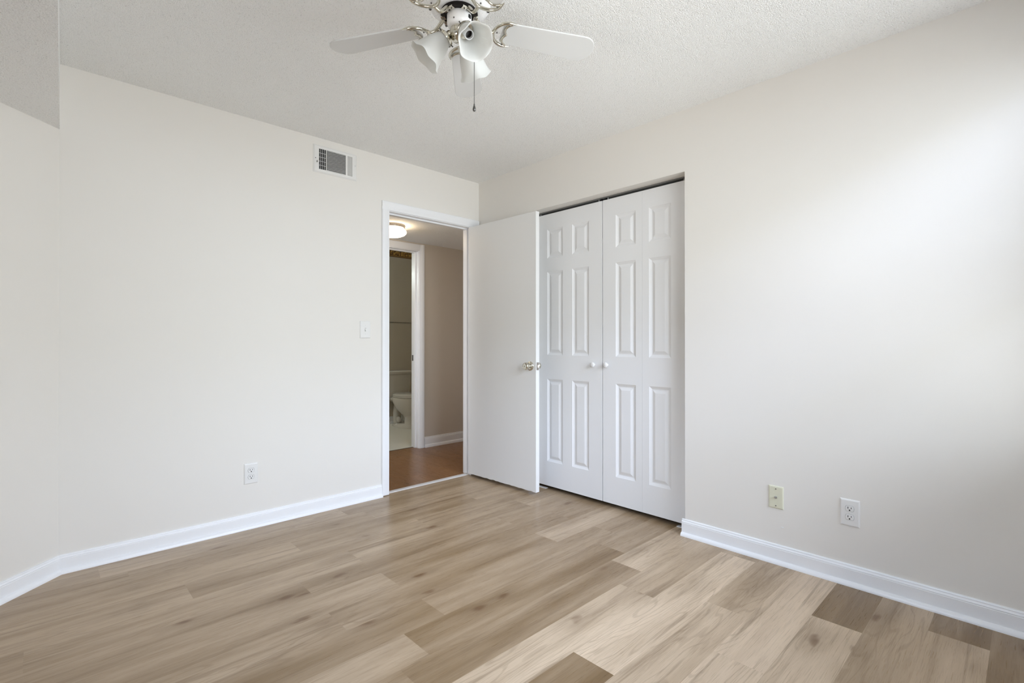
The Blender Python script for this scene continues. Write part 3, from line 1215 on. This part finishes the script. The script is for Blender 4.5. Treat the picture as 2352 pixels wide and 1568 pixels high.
# lamp arms and shades
for a in (147, -95, 25):
    h_ = az(a)
    c0 = h_ * .046 + Vector((0, 0, FZ(2.166)))
    d_ = (h_ * cos(radians(46)) + Vector((0, 0, -sin(radians(46))))).normalized()
    mt = axis_mat(c0, d_)
    arm = MB()
    arm.tube([h_ * .020 + Vector((0, 0, FZ(2.182))), h_ * .034 + Vector((0, 0, FZ(2.177))), c0 + d_ * .0015], [.011, .012, .013], 16)
    arm.lathe([(0, -.010), (.012, -.010), (.020, -.006), (.0315, .001), (.0325, .004), (.0325, .011), (.0310, .012), (.0310, .003), (0, .002)], mt, 32, False)
    ao = arm.build('lamp_holder', 'brass', fan, smooth=40)
    for q in range(3):
        b_ = 2 * pi * q / 3 + .5
        sc = MB().tube([mt @ Vector((.033 * cos(b_), .033 * sin(b_), .0075)), mt @ Vector((.0405 * cos(b_), .0405 * sin(b_), .0075))], .0022, 8)
        sc.build('thumb_screw', 'darksteel', ao)
    sock = MB().lathe([(0, .003), (.0150, .003), (.0158, .040), (.0148, .0425), (.0132, .041), (.0125, .012), (0, .012)], mt, 28, False)
    sock.build('socket', 'fanwhite', ao, smooth=40)
    MB().lathe([(0, .0122), (.0124, .0122), (.0124, .030), (.0118, .030), (.0115, .0135), (.004, .0135), (.0035, .018), (0, .018)], mt, 24, False).build('socket_contact', 'darksteel', ao, smooth=40)

    def wob(t_, ang_):
        w_ = max(0, (t_ if t_ <= .5 else 1 - t_) * 2 - .55) / .45
        return (.0022 * w_ * cos(6 * ang_), .0035 * w_ * cos(6 * ang_ + pi))
    outer = [(.0285, .004), (.0288, .012), (.0300, .018), (.0345, .028), (.0395, .042), (.0435, .058), (.0470, .074), (.0505, .088), (.0555, .100), (.0605, .107)]
    inner = [(r - .0028, z - (.0005 if i > 7 else 0)) for i, (r, z) in enumerate(outer)][::-1]
    sh = MB().lathe(outer + inner, mt, 72, False, 0, wob)
    sh.build('lamp_shade', 'frost', fan, smooth=60)

# pull chain
cp = az(70) * .054
ch = MB()
zt_, zb_ = FZ(2.212), FZ(1.938)
nb = 74
for i in range(nb):
    z = zt_ + (zb_ - zt_) * i / (nb - 1)
    ch.sphere((cp.x, cp.y, z), .0016, 8, 5)
ch.tube([(cp.x, cp.y, zt_), (cp.x, cp.y, zb_)], .0006, 6)
ch.tube([(cp.x * .72, cp.y * .72, zt_ + .002), (cp.x, cp.y, zt_)], .0020, 8)
co = ch.build('pull_chain', 'darksteel', fan, smooth=60)
fob = MB().lathe([(0, .012), (.0022, .012), (.0026, .006), (.0040, .002), (.0055, -.004), (.0058, -.008), (.0046, -.012), (.003, -.0135), (0, -.0135)],
                 Matrix.Translation((cp.x, cp.y, FZ(1.931))), 20, False)
fob.build('fob', 'darksteel', co, smooth=50)

# ------------------------------------------------------------------ hall ceiling light
hl = thing('hall_ceiling_light', 'lit opal dome light with nickel ring on the hall ceiling', 'ceiling light', (-.438, .664, HH))
mb = MB().lathe([(0, -.0005), (.112, -.0005), (.116, -.004), (.116, -.007), (.112, -.009), (.114, -.012), (.113, -.026), (.110, -.0285), (.0, -.0285)], None, 48, False)
mb.build('mounting_ring', 'nickel', hl, smooth=30)
mb = MB().lathe([(.096, -.027), (.104, -.032), (.116, -.040), (.124, -.050), (.1265, -.060), (.122, -.072), (.108, -.084), (.085, -.094), (.055, -.101), (.025, -.1045), (0, -.1055)],
                None, 48, False)
mb.build('glass_dome', 'lit', hl, smooth=60)

# ------------------------------------------------------------------ bathroom things
bd = thing('wallpaper_border', 'gold and brown patterned wallpaper border high on the bathroom wall', 'wallpaper border', (0, YB, 0))
B0, B1 = 2.262, 2.437
MB().box(-.9, 2.0, -.0012, -.0002, B0, B1).build('printed_band', 'border', bd)
mb = MB()
for z0, z1 in ((B0, B0 + .010), (B0 + .018, B0 + .026), (B1 - .012, B1)):
    mb.box(-.9, 2.0, -.0020, -.0013, z0, z1)
mb.build('brown_rule', 'brownrule', bd)
MB().box(-.9, 2.0, -.0019, -.0013, B0 + .010, B0 + .018).build('gold_rule', 'goldrule', bd)
for i in range(24):
    x = -.84 + i * .118
    MB().box(x - .006, x + .006, -.0020, -.0013, B0 + .026, B1 - .012).build('tile_divider', 'brownrule', bd)

tb = thing('towel_bar', 'slim dark metal towel bar on the bathroom wall above the toilet', 'towel bar', (.95, YB, 1.365))
mb = MB().tube([(-.33, -.055, 0), (.33, -.055, 0)], .008, 14)
mb.build('bar', 'nickel', tb, smooth=50)
for s in (-1, 1):
    mb = MB().lathe([(0, 0), (.024, 0), (.022, .006), (.011, .010), (.011, .050), (.014, .052), (.014, .064), (0, .066)], axis_mat((s * .33, 0, 0), (0, -1, 0)), 24, False)
    mb.build('post', 'nickel', tb, smooth=40)

TX = .780
toi = thing('toilet', 'white ceramic toilet in the dim bathroom beyond the hall', 'toilet', (TX, YB, 0))


def rrect(hw, y0, y1, z, rad, n=5):
    pts = []
    for cx_, cy_, a0 in ((hw - rad, y1 - rad, 0), (-hw + rad, y1 - rad, 90), (-hw + rad, y0 + rad, 180), (hw - rad, y0 + rad, 270)):
        for i in range(n + 1):
            a = radians(a0 + 90 * i / n)
            pts.append(Vector((cx_ + rad * cos(a), cy_ + rad * sin(a), z)))
    return pts


mb = MB().loft([rrect(.168, -.200, -.020, .375, .03), rrect(.176, -.208, -.018, .42, .03), rrect(.196, -.222, -.016, .672, .03)], True, True)
mb.build('tank', 'ceramic', toi, smooth=40, bevel=.004)
mb = MB().loft([rrect(.204, -.232, -.012, .674, .03), rrect(.208, -.238, -.010, .684, .03), rrect(.208, -.238, -.010, .706, .03), rrect(.200, -.228, -.018, .716, .03)], True, True)
mb.build('tank_lid', 'ceramic', toi, smooth=40)


def egg(yb_, yf, hw, z, n=36, sq=0.0):
    pts = []
    yc = yb_ + (yf - yb_) * .42
    for i in range(n):
        a = 2 * pi * i / n
        x = hw * cos(a)
        s_ = sin(a)
        y = yc + (yb_ - yc) * s_ if s_ > 0 else yc + (yf - yc) * (-s_)
        pts.append(Vector((x, y, z)))
    return pts


mb = MB().loft([egg(-.40, -.56, .060, .115), egg(-.37, -.585, .072, .165), egg(-.31, -.63, .112, .205), egg(-.255, -.670, .150, .255), egg(-.215, -.696, .174, .325),
                egg(-.195, -.710, .182, .365), egg(-.195, -.715, .185, .388), egg(-.20, -.705, .178, .394)], True, True)
# deck joining the bowl to the tank
mb.loft([rrect(.110, -.30, -.05, .325, .03), rrect(.165, -.32, -.04, .355, .03), rrect(.180, -.32, -.04, .374, .03)], True, True)
bowl = mb.build('bowl', 'ceramic', toi, smooth=50)
mb = MB()
mb.loft([egg(-.13, -.61, .118, 0.0), egg(-.13, -.61, .118, .018), egg(-.15, -.598, .106, .030), egg(-.41, -.585, .070, .055), egg(-.41, -.575, .064, .12), egg(-.39, -.585, .068, .17)], True, True)
ped = mb.build('pedestal', 'ceramic', toi, smooth=45)
mb = MB()
mb.tube([(0, -.38, .17), (0, -.32, .235), (0, -.25, .265), (0, -.19, .24), (0, -.165, .16), (0, -.17, .07), (0, -.18, .015)], [.052, .058, .060, .058, .054, .052, .052], 18)
mb.sphere((-.050, -.29, .085), .034, 16, 10, (1, 1.3, 1.2))
mb.sphere((.050, -.29, .085), .034, 16, 10, (1, 1.3, 1.2))
mb.build('trapway', 'ceramic', toi, smooth=60)
for s in (-1, 1):
    MB().lathe([(0, .018), (.015, .018), (.015, .026), (.011, .034), (0, .037)], Matrix.Translation((s * .092, -.31, .004)), 18, False).build('bolt_cap', 'plastic', toi, smooth=50)
mb = MB().loft([egg(-.225, -.712, .180, .396), egg(-.222, -.718, .186, .400), egg(-.222, -.718, .186, .410), egg(-.225, -.712, .180, .414)], True, True)
mb.build('seat', 'ceramic', toi, smooth=40)
mb = MB().loft([egg(-.225, -.708, .176, .4145), egg(-.222, -.714, .182, .418), egg(-.222, -.712, .181, .428), egg(-.24, -.69, .160, .436)], True, True)
mb.build('seat_lid', 'ceramic', toi, smooth=40)

# globe added to brighten the bathroom, beyond the visible slice of the room
bl = thing('bath_fill_globe', 'unseen globe added as fill light on the bathroom wall left of the toilet', 'fill light', (-.55, YB, 2.0))
MB().lathe([(0, 0), (.05, 0), (.045, .012), (.014, .016), (.014, .06), (0, .06)], axis_mat((0, -.001, 0), (0, -1, 0)), 24, False).build('wall_mount', 'nickel', bl, smooth=40)
MB().sphere((0, -.12, 0), .065, 24, 16).build('globe', 'lit_bath', bl, smooth=60)
